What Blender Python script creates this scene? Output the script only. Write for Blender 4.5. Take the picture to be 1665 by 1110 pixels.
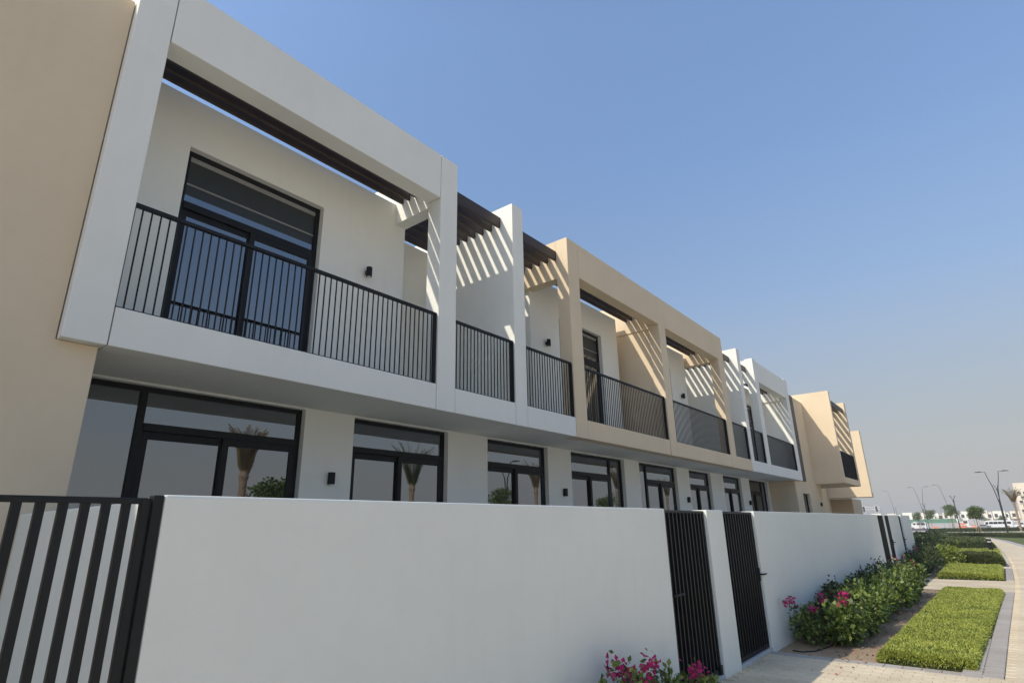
import bpy, bmesh, math, random
import numpy as np
from mathutils import Vector, Matrix

random.seed(7); rng = np.random.default_rng(7)
scene = bpy.context.scene
for o in list(bpy.data.objects): bpy.data.objects.remove(o)

# ------------------------------------------------------------------ camera, sky, sun, exposure
cam_d = bpy.data.cameras.new('camera'); cam = bpy.data.objects.new('camera', cam_d)
scene.collection.objects.link(cam); scene.camera = cam
cam_d.sensor_width = 36.0; cam_d.lens = 20.122; cam_d.clip_start = 0.05; cam_d.clip_end = 9000
pitch, yaw, roll = map(math.radians, (17.977, 38.416, -1.142))
fwd = Vector((-math.sin(yaw)*math.cos(pitch), math.cos(yaw)*math.cos(pitch), math.sin(pitch)))
rgt = Vector((math.cos(yaw), math.sin(yaw), 0)); upv = rgt.cross(fwd)
r2 = rgt*math.cos(roll)+upv*math.sin(roll); u2 = -rgt*math.sin(roll)+upv*math.cos(roll)
cam.matrix_world = Matrix(((r2.x, u2.x, -fwd.x, 0), (r2.y, u2.y, -fwd.y, 0), (r2.z, u2.z, -fwd.z, 1.65), (0, 0, 0, 1)))

SUN = Vector((-0.45, -1.163, 1.0)).normalized()          # towards the sun
elev = math.asin(SUN.z); azim = math.atan2(SUN.x, SUN.y)
world = bpy.data.worlds.new('World'); scene.world = world; world.use_nodes = True
wn = world.node_tree.nodes; wl = world.node_tree.links
for n in list(wn): wn.remove(n)
sky = wn.new('ShaderNodeTexSky'); sky.sky_type = 'NISHITA'; sky.sun_disc = False
sky.sun_elevation = elev; sky.sun_rotation = azim
sky.air_density = 1.0; sky.dust_density = 1.0; sky.ozone_density = 1.0; sky.altitude = 0
# desert haze: the clear sky pales into a grey veil towards the horizon, alike all round
def wmix(fac, a, b, mode):
    m = wn.new('ShaderNodeMix'); m.data_type = 'RGBA'; m.blend_type = mode
    if isinstance(fac, float): m.inputs[0].default_value = fac
    else: wl.new(fac, m.inputs[0])
    for i, c in ((6, a), (7, b)):
        if isinstance(c, tuple): m.inputs[i].default_value = (*c, 1)
        else: wl.new(c, m.inputs[i])
    return m.outputs[2]
def wramp(src, stops):
    r = wn.new('ShaderNodeValToRGB'); e = r.color_ramp.elements
    while len(e) < len(stops): e.new(.5)
    for el, (p_, v_) in zip(e, stops): el.position = p_; el.color = (v_, v_, v_, 1)
    wl.new(src, r.inputs[0]); return r.outputs[0]
tc = wn.new('ShaderNodeTexCoord'); sp = wn.new('ShaderNodeSeparateXYZ'); wl.new(tc.outputs['Generated'], sp.inputs[0])
clear = wmix(1.0, sky.outputs[0], (1.10, 1.15, 1.195), 'MULTIPLY')
clear = wmix(1.0, clear, wramp(sp.outputs['Z'], [(.0, .30), (.15, .38), (.32, .61), (.55, .86), (.72, 1.02)]), 'MULTIPLY')
hazy = wmix(wramp(sp.outputs['Z'], [(.03, 1.0), (.09, .88), (.15, .66), (.345, .16), (.55, .01), (.72, 0)]), clear, (2.28, 2.28, 2.24), 'MIX')
bg = wn.new('ShaderNodeBackground'); bg.inputs['Strength'].default_value = 0.15
wo = wn.new('ShaderNodeOutputWorld')
wl.new(hazy, bg.inputs['Color']); wl.new(bg.outputs[0], wo.inputs['Surface'])
sun_d = bpy.data.lights.new('sun', 'SUN'); sun_d.energy = 2.65; sun_d.angle = math.radians(0.5); sun_d.color = (1.0, 0.92, 0.79)
sun = bpy.data.objects.new('sun', sun_d); scene.collection.objects.link(sun)
sun.rotation_euler = SUN.to_track_quat('Z', 'Y').to_euler(); sun.location = (-20, -40, 40)
scene.view_settings.view_transform = 'Standard'; scene.view_settings.look = 'None'
scene.view_settings.exposure = 0.55; scene.view_settings.gamma = 1.0; scene.view_settings.use_curve_mapping = False
scene.cycles.max_bounces = 6; scene.cycles.diffuse_bounces = 4; scene.cycles.volume_bounces = 0; scene.cycles.use_denoising = True

# ------------------------------------------------------------------ helpers
COL = scene.collection
def gz(y): return -0.0065*min(max(y, 0.0), 400.0)       # the ground falls gently away along the terrace

def tag(o, label=None, cat=None, group=None, kind=None):
    if label: o['label'] = label
    if cat: o['category'] = cat
    if group: o['group'] = group
    if kind: o['kind'] = kind
    return o
def thing(name, label, cat, loc=(0, 0, 0), group=None, rz=0.0):
    o = bpy.data.objects.new(name, None); o.empty_display_size = 0.2; COL.objects.link(o)
    o.location = loc; o.rotation_euler = (0, 0, rz)
    return tag(o, label, cat, group)

class MB:
    """collects polygons in world (or thing-local) coordinates"""
    def __init__(s): s.v = []; s.f = []
    def add(s, vs, fs):
        b = len(s.v); s.v += [tuple(v) for v in vs]; s.f += [tuple(b+i for i in f) for f in fs]; return s
    def box(s, x0, x1, y0, y1, z0, z1):
        return s.add([(x0, y0, z0), (x1, y0, z0), (x1, y1, z0), (x0, y1, z0), (x0, y0, z1), (x1, y0, z1), (x1, y1, z1), (x0, y1, z1)],
                     [(0, 3, 2, 1), (4, 5, 6, 7), (0, 1, 5, 4), (1, 2, 6, 5), (2, 3, 7, 6), (3, 0, 4, 7)])
    def tube(s, pts, rad, n=10, cap=True):
        pts = [Vector(p) for p in pts]; rings = []
        if not hasattr(rad, '__len__'): rad = [rad]*len(pts)
        for i, p in enumerate(pts):
            t = (pts[min(i+1, len(pts)-1)]-pts[max(i-1, 0)]).normalized()
            a = t.cross(Vector((0, 0, 1)) if abs(t.z) < .95 else Vector((1, 0, 0))).normalized(); b = t.cross(a)
            rings.append([p+rad[i]*(a*math.cos(2*math.pi*k/n)+b*math.sin(2*math.pi*k/n)) for k in range(n)])
        vs = [v for r in rings for v in r]; fs = []
        for i in range(len(pts)-1):
            for k in range(n):
                fs.append((i*n+k, i*n+(k+1) % n, (i+1)*n+(k+1) % n, (i+1)*n+k))
        if cap: fs.append(tuple(reversed(range(n)))); fs.append(tuple((len(pts)-1)*n+k for k in range(n)))
        return s.add(vs, fs)
    def prism(s, prof, axis, a0, a1):
        """profile [(u,v)] extruded along axis 0=x (u=y,v=z) or 1=y (u=x,v=z) or 2=z (u=x,v=y)"""
        def P(u, v, a): return {0: (a, u, v), 1: (u, a, v), 2: (u, v, a)}[axis]
        n = len(prof); vs = [P(u, v, a0) for u, v in prof]+[P(u, v, a1) for u, v in prof]
        fs = [tuple(range(n)), tuple(range(2*n-1, n-1, -1))]+[(i, i+n, (i+1) % n+n, (i+1) % n) for i in range(n)]
        return s.add(vs, fs)
    def build(s, name, mat, parent=None, bevel=0.0, smooth=False, loc=None):
        me = bpy.data.meshes.new(name); me.from_pydata(s.v, [], s.f)
        bm = bmesh.new(); bm.from_mesh(me); bmesh.ops.recalc_face_normals(bm, faces=bm.faces); bm.to_mesh(me); bm.free()
        me.materials.append(mat)
        if smooth: me.polygons.foreach_set('use_smooth', [True]*len(me.polygons))
        o = bpy.data.objects.new(name, me); COL.objects.link(o)
        if parent is not None: o.parent = parent
        if loc is not None: o.location = loc
        if bevel:
            m = o.modifiers.new('bevel', 'BEVEL'); m.width = bevel; m.segments = 2; m.limit_method = 'ANGLE'
        return o
def inst(name, mesh, parent, loc, rot=(0, 0, 0), scale=(1, 1, 1)):
    o = bpy.data.objects.new(name, mesh); COL.objects.link(o); o.parent = parent
    o.location = loc; o.rotation_euler = rot; o.scale = scale
    return o
def copy_tree(o, parent=None):
    c = o.copy(); COL.objects.link(c); c.parent = parent
    for ch in list(o.children): copy_tree(ch, c)
    return c
def wall_holes(x_front, thick, y0, y1, z0, z1, holes):
    """a wall facing +x with rectangular openings; only outer faces are made"""
    ys = sorted({y0, y1, *[h[0] for h in holes], *[h[1] for h in holes]}); ys = [y for y in ys if y0 <= y <= y1]
    zs = sorted({z0, z1, *[h[2] for h in holes], *[h[3] for h in holes]}); zs = [z for z in zs if z0 <= z <= z1]
    def solid(i, k):
        if i < 0 or k < 0 or i >= len(ys)-1 or k >= len(zs)-1: return False
        cy = (ys[i]+ys[i+1])/2; cz = (zs[k]+zs[k+1])/2
        return not any(h[0] < cy < h[1] and h[2] < cz < h[3] for h in holes)
    m = MB(); xa, xb = x_front-thick, x_front
    for i in range(len(ys)-1):
        for k in range(len(zs)-1):
            if not solid(i, k): continue
            a, b, c, d = ys[i], ys[i+1], zs[k], zs[k+1]
            m.add([(xb, a, c), (xb, b, c), (xb, b, d), (xb, a, d)], [(0, 1, 2, 3)])
            m.add([(xa, a, c), (xa, b, c), (xa, b, d), (xa, a, d)], [(3, 2, 1, 0)])
            if not solid(i-1, k): m.add([(xa, a, c), (xb, a, c), (xb, a, d), (xa, a, d)], [(0, 1, 2, 3)])
            if not solid(i+1, k): m.add([(xa, b, c), (xb, b, c), (xb, b, d), (xa, b, d)], [(3, 2, 1, 0)])
            if not solid(i, k-1): m.add([(xa, a, c), (xb, a, c), (xb, b, c), (xa, b, c)], [(3, 2, 1, 0)])
            if not solid(i, k+1): m.add([(xa, a, d), (xb, a, d), (xb, b, d), (xa, b, d)], [(0, 1, 2, 3)])
    # weld so that bevels and normals behave
    key = {}; vv = []; mp = []
    for v in m.v:
        k = tuple(round(c, 5) for c in v)
        if k not in key: key[k] = len(vv); vv.append(v)
        mp.append(key[k])
    m.f = [tuple(mp[i] for i in f) for f in m.f]; m.v = vv
    return m

# ------------------------------------------------------------------ materials
def new_mat(name):
    m = bpy.data.materials.new(name); m.use_nodes = True
    nt = m.node_tree; b = nt.nodes['Principled BSDF']; return m, nt, b
def N(nt, t, **kw):
    n = nt.nodes.new(t)
    for k, v in kw.items():
        if k in n.inputs.keys() if isinstance(k, str) else False: n.inputs[k].default_value = v
        else: setattr(n, k, v)
    return n
def noise(nt, scale, detail=4, rough=.55, coord='Object', stretch=None):
    tc = nt.nodes.new('ShaderNodeTexCoord') if coord == 'Object' else nt.nodes.new('ShaderNodeNewGeometry')
    out = tc.outputs['Object'] if coord == 'Object' else tc.outputs['Position']
    if stretch:
        mp = nt.nodes.new('ShaderNodeMapping'); mp.inputs['Scale'].default_value = stretch; nt.links.new(out, mp.inputs[0]); out = mp.outputs[0]
    n = nt.nodes.new('ShaderNodeTexNoise'); n.inputs['Scale'].default_value = scale; n.inputs['Detail'].default_value = detail; n.inputs['Roughness'].default_value = rough
    nt.links.new(out, n.inputs['Vector']); return n
def ramp(nt, fac, stops):
    r = nt.nodes.new('ShaderNodeValToRGB'); e = r.color_ramp.elements
    while len(e) < len(stops): e.new(0.5)
    for el, (p, c) in zip(e, stops): el.position = p; el.color = (*c, 1) if len(c) == 3 else c
    nt.links.new(fac, r.inputs[0]); return r
def mixc(nt, fac, a, b, mode='MULTIPLY'):
    m = nt.nodes.new('ShaderNodeMix'); m.data_type = 'RGBA'; m.blend_type = mode
    if isinstance(fac, float): m.inputs[0].default_value = fac
    else: nt.links.new(fac, m.inputs[0])
    for i, c in ((6, a), (7, b)):
        if isinstance(c, tuple): m.inputs[i].default_value = (*c, 1)
        else: nt.links.new(c, m.inputs[i])
    return m.outputs[2]
def bump(nt, b, h, strength, dist):
    n = nt.nodes.new('ShaderNodeBump'); n.inputs['Strength'].default_value = strength; n.inputs['Distance'].default_value = dist
    nt.links.new(h, n.inputs['Height']); nt.links.new(n.outputs[0], b.inputs['Normal'])

def stucco(name, col, var=.06, grain=90, rough=.85):
    m, nt, b = new_mat(name)
    n1 = noise(nt, .55, 5, .6, 'Pos'); n2 = noise(nt, 7, 4, .6, 'Pos'); n3 = noise(nt, 3.0, 3, .5, 'Pos', (3.2, 3.2, .22))
    lo = tuple(c*(1-var) for c in col); hi = tuple(min(1, c*(1+var*.5)) for c in col)
    r1 = ramp(nt, n1.outputs[0], [(.32, lo), (.68, hi)])
    r2 = ramp(nt, n2.outputs[0], [(.3, (.985, .983, .98)), (.6, (1, 1, 1))])
    r3 = ramp(nt, n3.outputs[0], [(.30, (.955, .95, .935)), (.48, (1, 1, 1))])
    c = mixc(nt, 1.0, r1.outputs[0], r2.outputs[0]); c = mixc(nt, .3, c, r3.outputs[0])
    nt.links.new(c, b.inputs['Base Color']); b.inputs['Roughness'].default_value = rough
    b.inputs['Specular IOR Level'].default_value = .25
    g = noise(nt, grain, 3, .6, 'Pos'); g2 = noise(nt, 4.0, 2, .5, 'Pos')
    add = nt.nodes.new('ShaderNodeMath'); add.operation = 'MULTIPLY_ADD'; nt.links.new(g2.outputs[0], add.inputs[0]); add.inputs[1].default_value = 1.6; nt.links.new(g.outputs[0], add.inputs[2])
    bump(nt, b, add.outputs[0], .35, .004)
    return m
def plain(name, col, rough=.5, metal=0.0, spec=.5, var=.12, scale=6.0):
    m, nt, b = new_mat(name)
    n = noise(nt, scale, 4, .6, 'Pos'); r = ramp(nt, n.outputs[0], [(.3, tuple(c*(1-var) for c in col)), (.7, tuple(min(1, c*(1+var)) for c in col))])
    nt.links.new(r.outputs[0], b.inputs['Base Color']); b.inputs['Roughness'].default_value = rough; b.inputs['Metallic'].default_value = metal
    b.inputs['Specular IOR Level'].default_value = spec
    return m
def glass_mat(name, body, refl, tint=(.92, .96, 1.0)):
    m, nt, b = new_mat(name)
    out = nt.nodes['Material Output']
    b.inputs['Base Color'].default_value = (*body, 1); b.inputs['Roughness'].default_value = .3; b.inputs['Specular IOR Level'].default_value = 0
    gl = nt.nodes.new('ShaderNodeBsdfGlossy'); gl.inputs['Roughness'].default_value = .012; gl.inputs['Color'].default_value = (*tint, 1)
    lw = nt.nodes.new('ShaderNodeLayerWeight'); lw.inputs['Blend'].default_value = .35
    mr = nt.nodes.new('ShaderNodeMapRange'); mr.inputs['From Min'].default_value = 0; mr.inputs['From Max'].default_value = 1
    mr.inputs['To Min'].default_value = refl; mr.inputs['To Max'].default_value = min(1, refl+.55); nt.links.new(lw.outputs['Fresnel'], mr.inputs['Value'])
    mx = nt.nodes.new('ShaderNodeMixShader'); nt.links.new(mr.outputs[0], mx.inputs[0]); nt.links.new(b.outputs[0], mx.inputs[1]); nt.links.new(gl.outputs[0], mx.inputs[2])
    nt.links.new(mx.outputs[0], out.inputs['Surface'])
    # faint roller-wave of real panes
    n = noise(nt, .9, 1, .4, 'Pos'); bp = nt.nodes.new('ShaderNodeBump'); bp.inputs['Strength'].default_value = .06; bp.inputs['Distance'].default_value = .02
    nt.links.new(n.outputs[0], bp.inputs['Height']); nt.links.new(bp.outputs[0], gl.inputs['Normal'])
    return m
def leaf_mat(name, cols, trans=.3, rough=.5, spec=.35):
    m, nt, b = new_mat(name); out = nt.nodes['Material Output']
    g = nt.nodes.new('ShaderNodeNewGeometry')
    r = ramp(nt, g.outputs['Random Per Island'], [(i/(len(cols)-1), c) for i, c in enumerate(cols)])
    n = noise(nt, 1.3, 3, .6, 'Pos'); r2 = ramp(nt, n.outputs[0], [(.3, (.72, .76, .7)), (.7, (1.12, 1.1, 1.0))])
    c = mixc(nt, 1.0, r.outputs[0], r2.outputs[0])
    nt.links.new(c, b.inputs['Base Color']); b.inputs['Roughness'].default_value = rough; b.inputs['Specular IOR Level'].default_value = spec
    t = nt.nodes.new('ShaderNodeBsdfTranslucent'); nt.links.new(c, t.inputs['Color'])
    mx = nt.nodes.new('ShaderNodeMixShader'); mx.inputs[0].default_value = trans
    nt.links.new(b.outputs[0], mx.inputs[1]); nt.links.new(t.outputs[0], mx.inputs[2]); nt.links.new(mx.outputs[0], out.inputs['Surface'])
    return m
def ground_mat(name, cols, scale, bscale, bdist, rough=.9):
    m, nt, b = new_mat(name)
    n1 = noise(nt, scale, 6, .65, 'Pos'); n2 = noise(nt, scale*14, 4, .6, 'Pos')
    r = ramp(nt, n1.outputs[0], [(.3, cols[0]), (.7, cols[1])]); r2 = ramp(nt, n2.outputs[0], [(.3, (.85, .85, .85)), (.7, (1.08, 1.08, 1.08))])
    nt.links.new(mixc(nt, 1.0, r.outputs[0], r2.outputs[0]), b.inputs['Base Color']); b.inputs['Roughness'].default_value = rough
    b.inputs['Specular IOR Level'].default_value = .2
    n3 = noise(nt, bscale, 5, .6, 'Pos'); bump(nt, b, n3.outputs[0], .6, bdist)
    return m
def paver_mat(name, col, var=.14):
    m, nt, b = new_mat(name)
    oi = nt.nodes.new('ShaderNodeObjectInfo'); g = nt.nodes.new('ShaderNodeNewGeometry')
    ad = nt.nodes.new('ShaderNodeMath'); ad.operation = 'ADD'; nt.links.new(oi.outputs['Random'], ad.inputs[0]); nt.links.new(g.outputs['Random Per Island'], ad.inputs[1])
    fr = nt.nodes.new('ShaderNodeMath'); fr.operation = 'FRACT'; nt.links.new(ad.outputs[0], fr.inputs[0])
    r = ramp(nt, fr.outputs[0], [(0, tuple(c*(1-var) for c in col)), (1, tuple(min(1, c*(1+var)) for c in col))])
    n2 = noise(nt, 60, 4, .6, 'Pos'); r2 = ramp(nt, n2.outputs[0], [(.3, (.86, .85, .84)), (.65, (1.04, 1.04, 1.04))])
    n3 = noise(nt, 1.1, 4, .6, 'Pos'); r3 = ramp(nt, n3.outputs[0], [(.35, (.88, .86, .83)), (.62, (1.03, 1.03, 1.03))])
    c = mixc(nt, 1.0, r.outputs[0], r2.outputs[0]); c = mixc(nt, 1.0, c, r3.outputs[0])
    nt.links.new(c, b.inputs['Base Color']); b.inputs['Roughness'].default_value = .88; b.inputs['Specular IOR Level'].default_value = .2
    n4 = noise(nt, 140, 3, .6, 'Pos'); bump(nt, b, n4.outputs[0], .4, .003)
    return m

WHITE = stucco('white_stucco', (.775, .77, .70), .04); BEIGE = stucco('beige_stucco', (.69, .565, .395), .055)
WALLW = stucco('white_wall_paint', (.75, .76, .695), .045, 120)
CONC = ground_mat('concrete', ((.42, .42, .41), (.55, .55, .54)), 1.5, 60, .004)
METAL = plain('black_powder_coat', (.011, .012, .014), .5, 0, .28); FRAME = plain('window_frame_black', (.008, .009, .010), .5, 0, .25)
GATEM = plain('gate_anthracite', (.010, .012, .013), .5, 0, .28); BROWN = plain('dark_brown_slat', (.045, .030, .024), .5, 0, .35, .25, 3)
DARKBAND = plain('transom_dark', (.022, .025, .022), .35); GREYSTRIP = plain('transom_strip_grey', (.24, .235, .215), .6)
PANELB = plain('brown_panel', (.07, .05, .042), .6)
GLASS = glass_mat('dark_tinted_glass', (.010, .012, .015), .235, (.90, .95, 1.0)); LENS = plain('lamp_lens', (.5, .5, .47), .3)
PAVER = paver_mat('light_paver', (.66, .56, .40), .06); GREYP = paver_mat('grey_paver', (.41, .375, .335), .05)
SAND = ground_mat('sandy_soil', ((.30, .215, .135), (.42, .315, .21)), 2.0, 45, .03)
DESERT = ground_mat('dusty_ground', ((.52, .45, .36), (.62, .55, .45)), .12, 3, .05)
ASPH = ground_mat('asphalt', ((.11, .11, .115), (.15, .15, .15)), .3, 60, .01); KERB = ground_mat('kerb_concrete', ((.5, .48, .44), (.62, .6, .56)), .6, 40, .01)
TURF = ground_mat('turf', ((.09, .115, .035), (.15, .17, .055)), .7, 30, .05)
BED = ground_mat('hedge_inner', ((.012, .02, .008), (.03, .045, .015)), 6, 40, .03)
LAWNLEAF = leaf_mat('groundcover_leaf', [(.19, .24, .045), (.34, .40, .075), (.47, .51, .115), (.58, .58, .19)], .35)
HEDGELEAF = leaf_mat('hedge_leaf', [(.045, .07, .02), (.08, .11, .035), (.12, .15, .05), (.10, .10, .06)], .25)
SHRUBLEAF = leaf_mat('shrub_leaf', [(.045, .08, .02), (.09, .14, .03), (.15, .21, .045), (.24, .30, .08)], .3, .46, .4)
DARKLEAF = leaf_mat('dark_shrub_leaf', [(.03, .05, .018), (.05, .08, .025), (.08, .12, .035)], .25, .4, .5)
TREELEAF = leaf_mat('tree_leaf', [(.06, .10, .02), (.11, .16, .035), (.18, .23, .05)], .3)
FLOWER = leaf_mat('bougainvillea_bract', [(.42, .02, .14), (.55, .035, .20), (.62, .07, .22)], .35, .6, .2)
REDLEAF = leaf_mat('dry_red_leaf', [(.22, .07, .05), (.30, .12, .06), (.25, .05, .08)], .3)
BRIGHTLEAF = leaf_mat('bright_shrub_leaf', [(.12, .17, .03), (.22, .29, .05), (.34, .40, .09)], .32, .35, .5)
DEADLEAF = leaf_mat('dead_leaf', [(.20, .12, .06), (.30, .19, .09), (.35, .10, .14)], .1)
STEM = plain('woody_stem', (.12, .085, .055), .8); BARK = plain('tree_bark', (.22, .17, .12), .9, 0, .2, .3, 9)
PALMBARK = plain('palm_trunk', (.26, .19, .125), .9, 0, .2, .35, 12)
FRONDG = leaf_mat('green_frond', [(.09, .12, .04), (.13, .16, .06), (.17, .18, .075)], .3); FRONDB = leaf_mat('dry_frond', [(.30, .21, .11), (.36, .27, .15), (.22, .17, .08)], .25)
PIPE = plain('irrigation_pipe', (.02, .018, .016), .6)
CARW = plain('white_car_paint', (.75, .75, .74), .25, 0, .5, .03); TYRE = plain('tyre_rubber', (.02, .02, .02), .8); RIM = plain('wheel_rim', (.4, .4, .42), .35, .8)
CARGLASS = glass_mat('vehicle_glass', (.02, .025, .03), .12); LAMPW = plain('headlamp', (.7, .7, .68), .2); LAMPR = plain('tail_lamp', (.4, .02, .02), .3)
GREEN = plain('green_hoarding', (.10, .24, .16), .6); GREYF = plain('grey_fence_sheet', (.42, .42, .42), .6); GREYS = plain('grey_steel', (.30, .31, .32), .4, .5)
ORANGE = plain('orange_plastic', (.62, .22, .11), .5); CREAM = stucco('cream_villa', (.74, .70, .61), .06, 20)
DARKW = plain('far_window', (.05, .055, .06), .2, 0, .6); HOTELM = stucco('hotel_render', (.70, .63, .50), .05, 10); POLE = plain('lamp_pole_dark', (.035, .037, .042), .4, .3)
SIGW = plain('signal_backboard', (.6, .6, .6), .5)

# ------------------------------------------------------------------ ground, paving, beds
def sheet(name, pts_rows, mat, dz, parent=None, kind='structure'):
    """rows of (x..., y) -> strip mesh that follows the fall of the ground"""
    v = []; f = []; n = len(pts_rows[0])
    for row in pts_rows:
        for (x, y) in row: v.append((x, y, gz(y)+dz))
    for i in range(len(pts_rows)-1):
        for k in range(n-1): f.append((i*n+k, i*n+k+1, (i+1)*n+k+1, (i+1)*n+k))
    m = MB(); m.v = v; m.f = f
    o = m.build(name, mat, parent)
    if parent is None: o['kind'] = kind
    return o
ys = [-1500, -60, 0, 20, 60, 110, 160, 250, 400, 900, 1500]
ground = sheet('ground', [[(-1500, y), (-60, y), (60, y), (1500, y)] for y in ys], DESERT, -.075)

def lerp_poly(poly, y):
    for (x0, y0), (x1, y1) in zip(poly, poly[1:]):
        if y0 <= y <= y1: return x0+(x1-x0)*(y-y0)/(y1-y0)
    return poly[0][0] if y < poly[0][1] else poly[-1][0]
INNER = [(-.27, 9.12), (-.18, 12.5), (.05, 20.3), (.12, 23.8), (.20, 32.6), (.14, 44), (-.15, 56)]   # inner edge of the footpath
paving = sheet('paving', [[(-2.9, -12), (4.2, -12)], [(-2.9, 0), (4.2, 0)], [(-2.9, 9.08), (4.2, 9.08)]], PAVER, -.03)
rows = [[(lerp_poly(INNER, y), y), (max(lerp_poly(INNER, y)+2.6-(.045*max(0, y-30)), lerp_poly(INNER, y)+1.3), y)] for y in (9.085, 12.5, 16, 20.3, 23.8, 28, 32.6, 38, 44, 50, 56)]
rows += [[(-.35, 62), (.85, 64)], [(-1.0, 74), (.1, 78)], [(-2.2, 86), (-1.2, 92)], [(-4.2, 96), (-3.6, 99.5)], [(-8, 103), (-7.6, 106)], [(-16, 111), (-15.6, 113.5)]]
path = sheet('footpath', rows, PAVER, -.019)
orow = [[(r[1][0]+.002, r[1][1]), (r[1][0]+.55, r[1][1]+.4)] for r in rows]
sheet('footpath_edging', orow, GREYP, -.022)
sheet('cross_path', [[(-2.9, 20.3), (lerp_poly(INNER, 20.3)-.002, 20.3)], [(-2.9, 24.1), (lerp_poly(INNER, 24.1)-.002, 24.1)]], PAVER, -.034)
sheet('cross_path', [[(-2.9, 30.6), (.19, 30.6)], [(-2.9, 31.9), (.19, 31.9)]], PAVER, -.034)
sheet('planting_bed', [[(-2.9, 9.3), (-.45, 9.3)], [(-2.9, 14), (-.3, 14)], [(-2.9, 20.29), (-.1, 20.29)]], SAND, -.045)
sheet('planting_bed', [[(-2.9, 24.11), (-.1, 24.11)], [(-2.9, 30.59), (-.05, 30.59)]], SAND, -.045)
sheet('planting_bed', [[(-6, 31.91), (0, 31.91)], [(-7, 44), (-.05, 44)], [(-9, 56), (-.3, 56)], [(-11, 74), (-1.1, 74)], [(-16, 96), (-4.3, 96)]], SAND, -.045)
sheet('yard_floor', [[(-7.2, -12), (-2.9, -12)], [(-7.2, 31), (-2.9, 31)]], CONC, -.05)
# verge, road, median
sheet('verge', [[(2.2, 44), (30, 50)], [(1.9, 56), (30, 60)], [(1.5, 64.5), (30, 70)], [(.8, 78.5), (30, 80)], [(-.5, 92.5), (30, 94)], [(-2.9, 100), (30, 101)], [(-7, 106.5), (30, 107)], [(-15, 114), (30, 113.5)], [(-20, 117.3), (30, 117.3)]], TURF, -.04)
sheet('road', [[(-200, 118), (200, 118)], [(-200, 132), (200, 132)], [(-200, 146), (200, 146)]], ASPH, -.055)
for (y, h) in ((117.6, .10), (146.0, .12)):
    m = MB()
    for i in range(40): m.box(-80+i*4, -80+i*4+3.97, y, y+.4, gz(y)-.1, gz(y)+h)
    m.build('kerb', KERB)['kind'] = 'structure'
sheet('car_park', [[(-120, 200), (120, 200)], [(-120, 330), (120, 330)]], ASPH, -.06)

def paver_mesh(w, l, h=.05, ch=.006):
    m = MB(); m.add([(-w/2, -l/2, -h), (w/2, -l/2, -h), (w/2, l/2, -h), (-w/2, l/2, -h),
                     (-w/2, -l/2, -ch), (w/2, -l/2, -ch), (w/2, l/2, -ch), (-w/2, l/2, -ch),
                     (-w/2+ch, -l/2+ch, 0), (w/2-ch, -l/2+ch, 0), (w/2-ch, l/2-ch, 0), (-w/2+ch, l/2-ch, 0)],
                    [(8, 9, 10, 11)]+[(i, (i+1) % 4, (i+1) % 4+4, i+4) for i in range(4)]+[(i+4, (i+1) % 4+4, (i+1) % 4+8, i+8) for i in range(4)])
    return m
def mesh_of(mb, name, mat):
    o = mb.build(name, mat); me = o.data; bpy.data.objects.remove(o); return me
pm = mesh_of(paver_mesh(.1982, .0982, .05, .0035), 'paver', PAVER)
# individual pavers in the part of the apron that the picture shows
cnt = 0; rest = MB()
r = 0; y = 9.03
spots = []
while y > 6.4:
    x = -2.70+(.1 if r % 2 else 0)
    while x < .95:
        spots.append((x, y)); x += .2
    y -= .1; r += 1
spots.sort(key=lambda s: (s[0]+1.3)**2+(s[1]-8.6)**2*1.6)
for i, (x, y) in enumerate(spots):
    z = gz(y)-.012+random.uniform(-.0012, .0012)
    if i < 300: inst('paver', pm, paving, (x, y, z), (random.uniform(-.006, .006), random.uniform(-.006, .006), random.uniform(-.008, .008)))
    else:
        b = paver_mesh(.1982, .0982, .05, .0035); rest.add([(v[0]+x, v[1]+y, v[2]+z) for v in b.v], b.f)
o = rest.build('paver_field', PAVER, paving); o['kind'] = 'stuff'
# footpath pavers further on, joined
rest = MB(); y = 9.14; r = 0
while y < 40:
    xi = lerp_poly(INNER, y); xe = min(.4+.026*y, xi+1.5); x = xi+.1+(.1 if r % 2 else 0)
    while x < xe:
        b = [(-.0992, -.0492), (.0992, -.0492), (.0992, .0492), (-.0992, .0492)]; z = gz(y)-.014+random.uniform(-.001, .001)
        rest.add([(x+u, y+w, z-.02) for u, w in b]+[(x+u*.975, y+w*.95, z) for u, w in b], [(4, 5, 6, 7)]+[(i, (i+1) % 4, (i+1) % 4+4, i+4) for i in range(4)]); x += .2
    y += .1; r += 1
rest.build('paver_field', PAVER, path)['kind'] = 'stuff'
# grey border pavers: along the apron edge and along the footpath
gp = mesh_of(paver_mesh(.192, .192), 'border_paver', GREYP)
border = thing('paver_border', 'single row of grey pavers edging the paved apron in front of the lawn', 'paving edge', (0, 0, 0)); border['kind'] = 'structure'
del border['category']
x = -2.72
while x < -.5:
    inst('paver', gp, border, (x, 9.19-.035*(x+2.7), gz(9.2)-.010), (0, 0, -.03)); x += .197
y = 9.2; k = 0
while y < 30.4:
    if not 20.2 < y < 24.1:
        xi = lerp_poly(INNER, y)
        inst('paver', gp, border, (xi-.102, y, gz(y)-.009)); 
        if y < 20.2: inst('paver', gp, border, (xi-.102-.197, y, gz(y)-.0095), scale=(.55 if y > 12 else 1, 1, 1)) if y < 12 else None
    y += .197

# ------------------------------------------------------------------ townhouses
XF, XB, XU, XG = -5.5, -5.77, -6.55, -6.62     # frame front, frame back, upper wall, ground-floor wall
ZS, ZF, ZT, ZW = 3.17, 3.52, 7.16, 6.70        # soffit, fascia top, frame top, wall top

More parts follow.
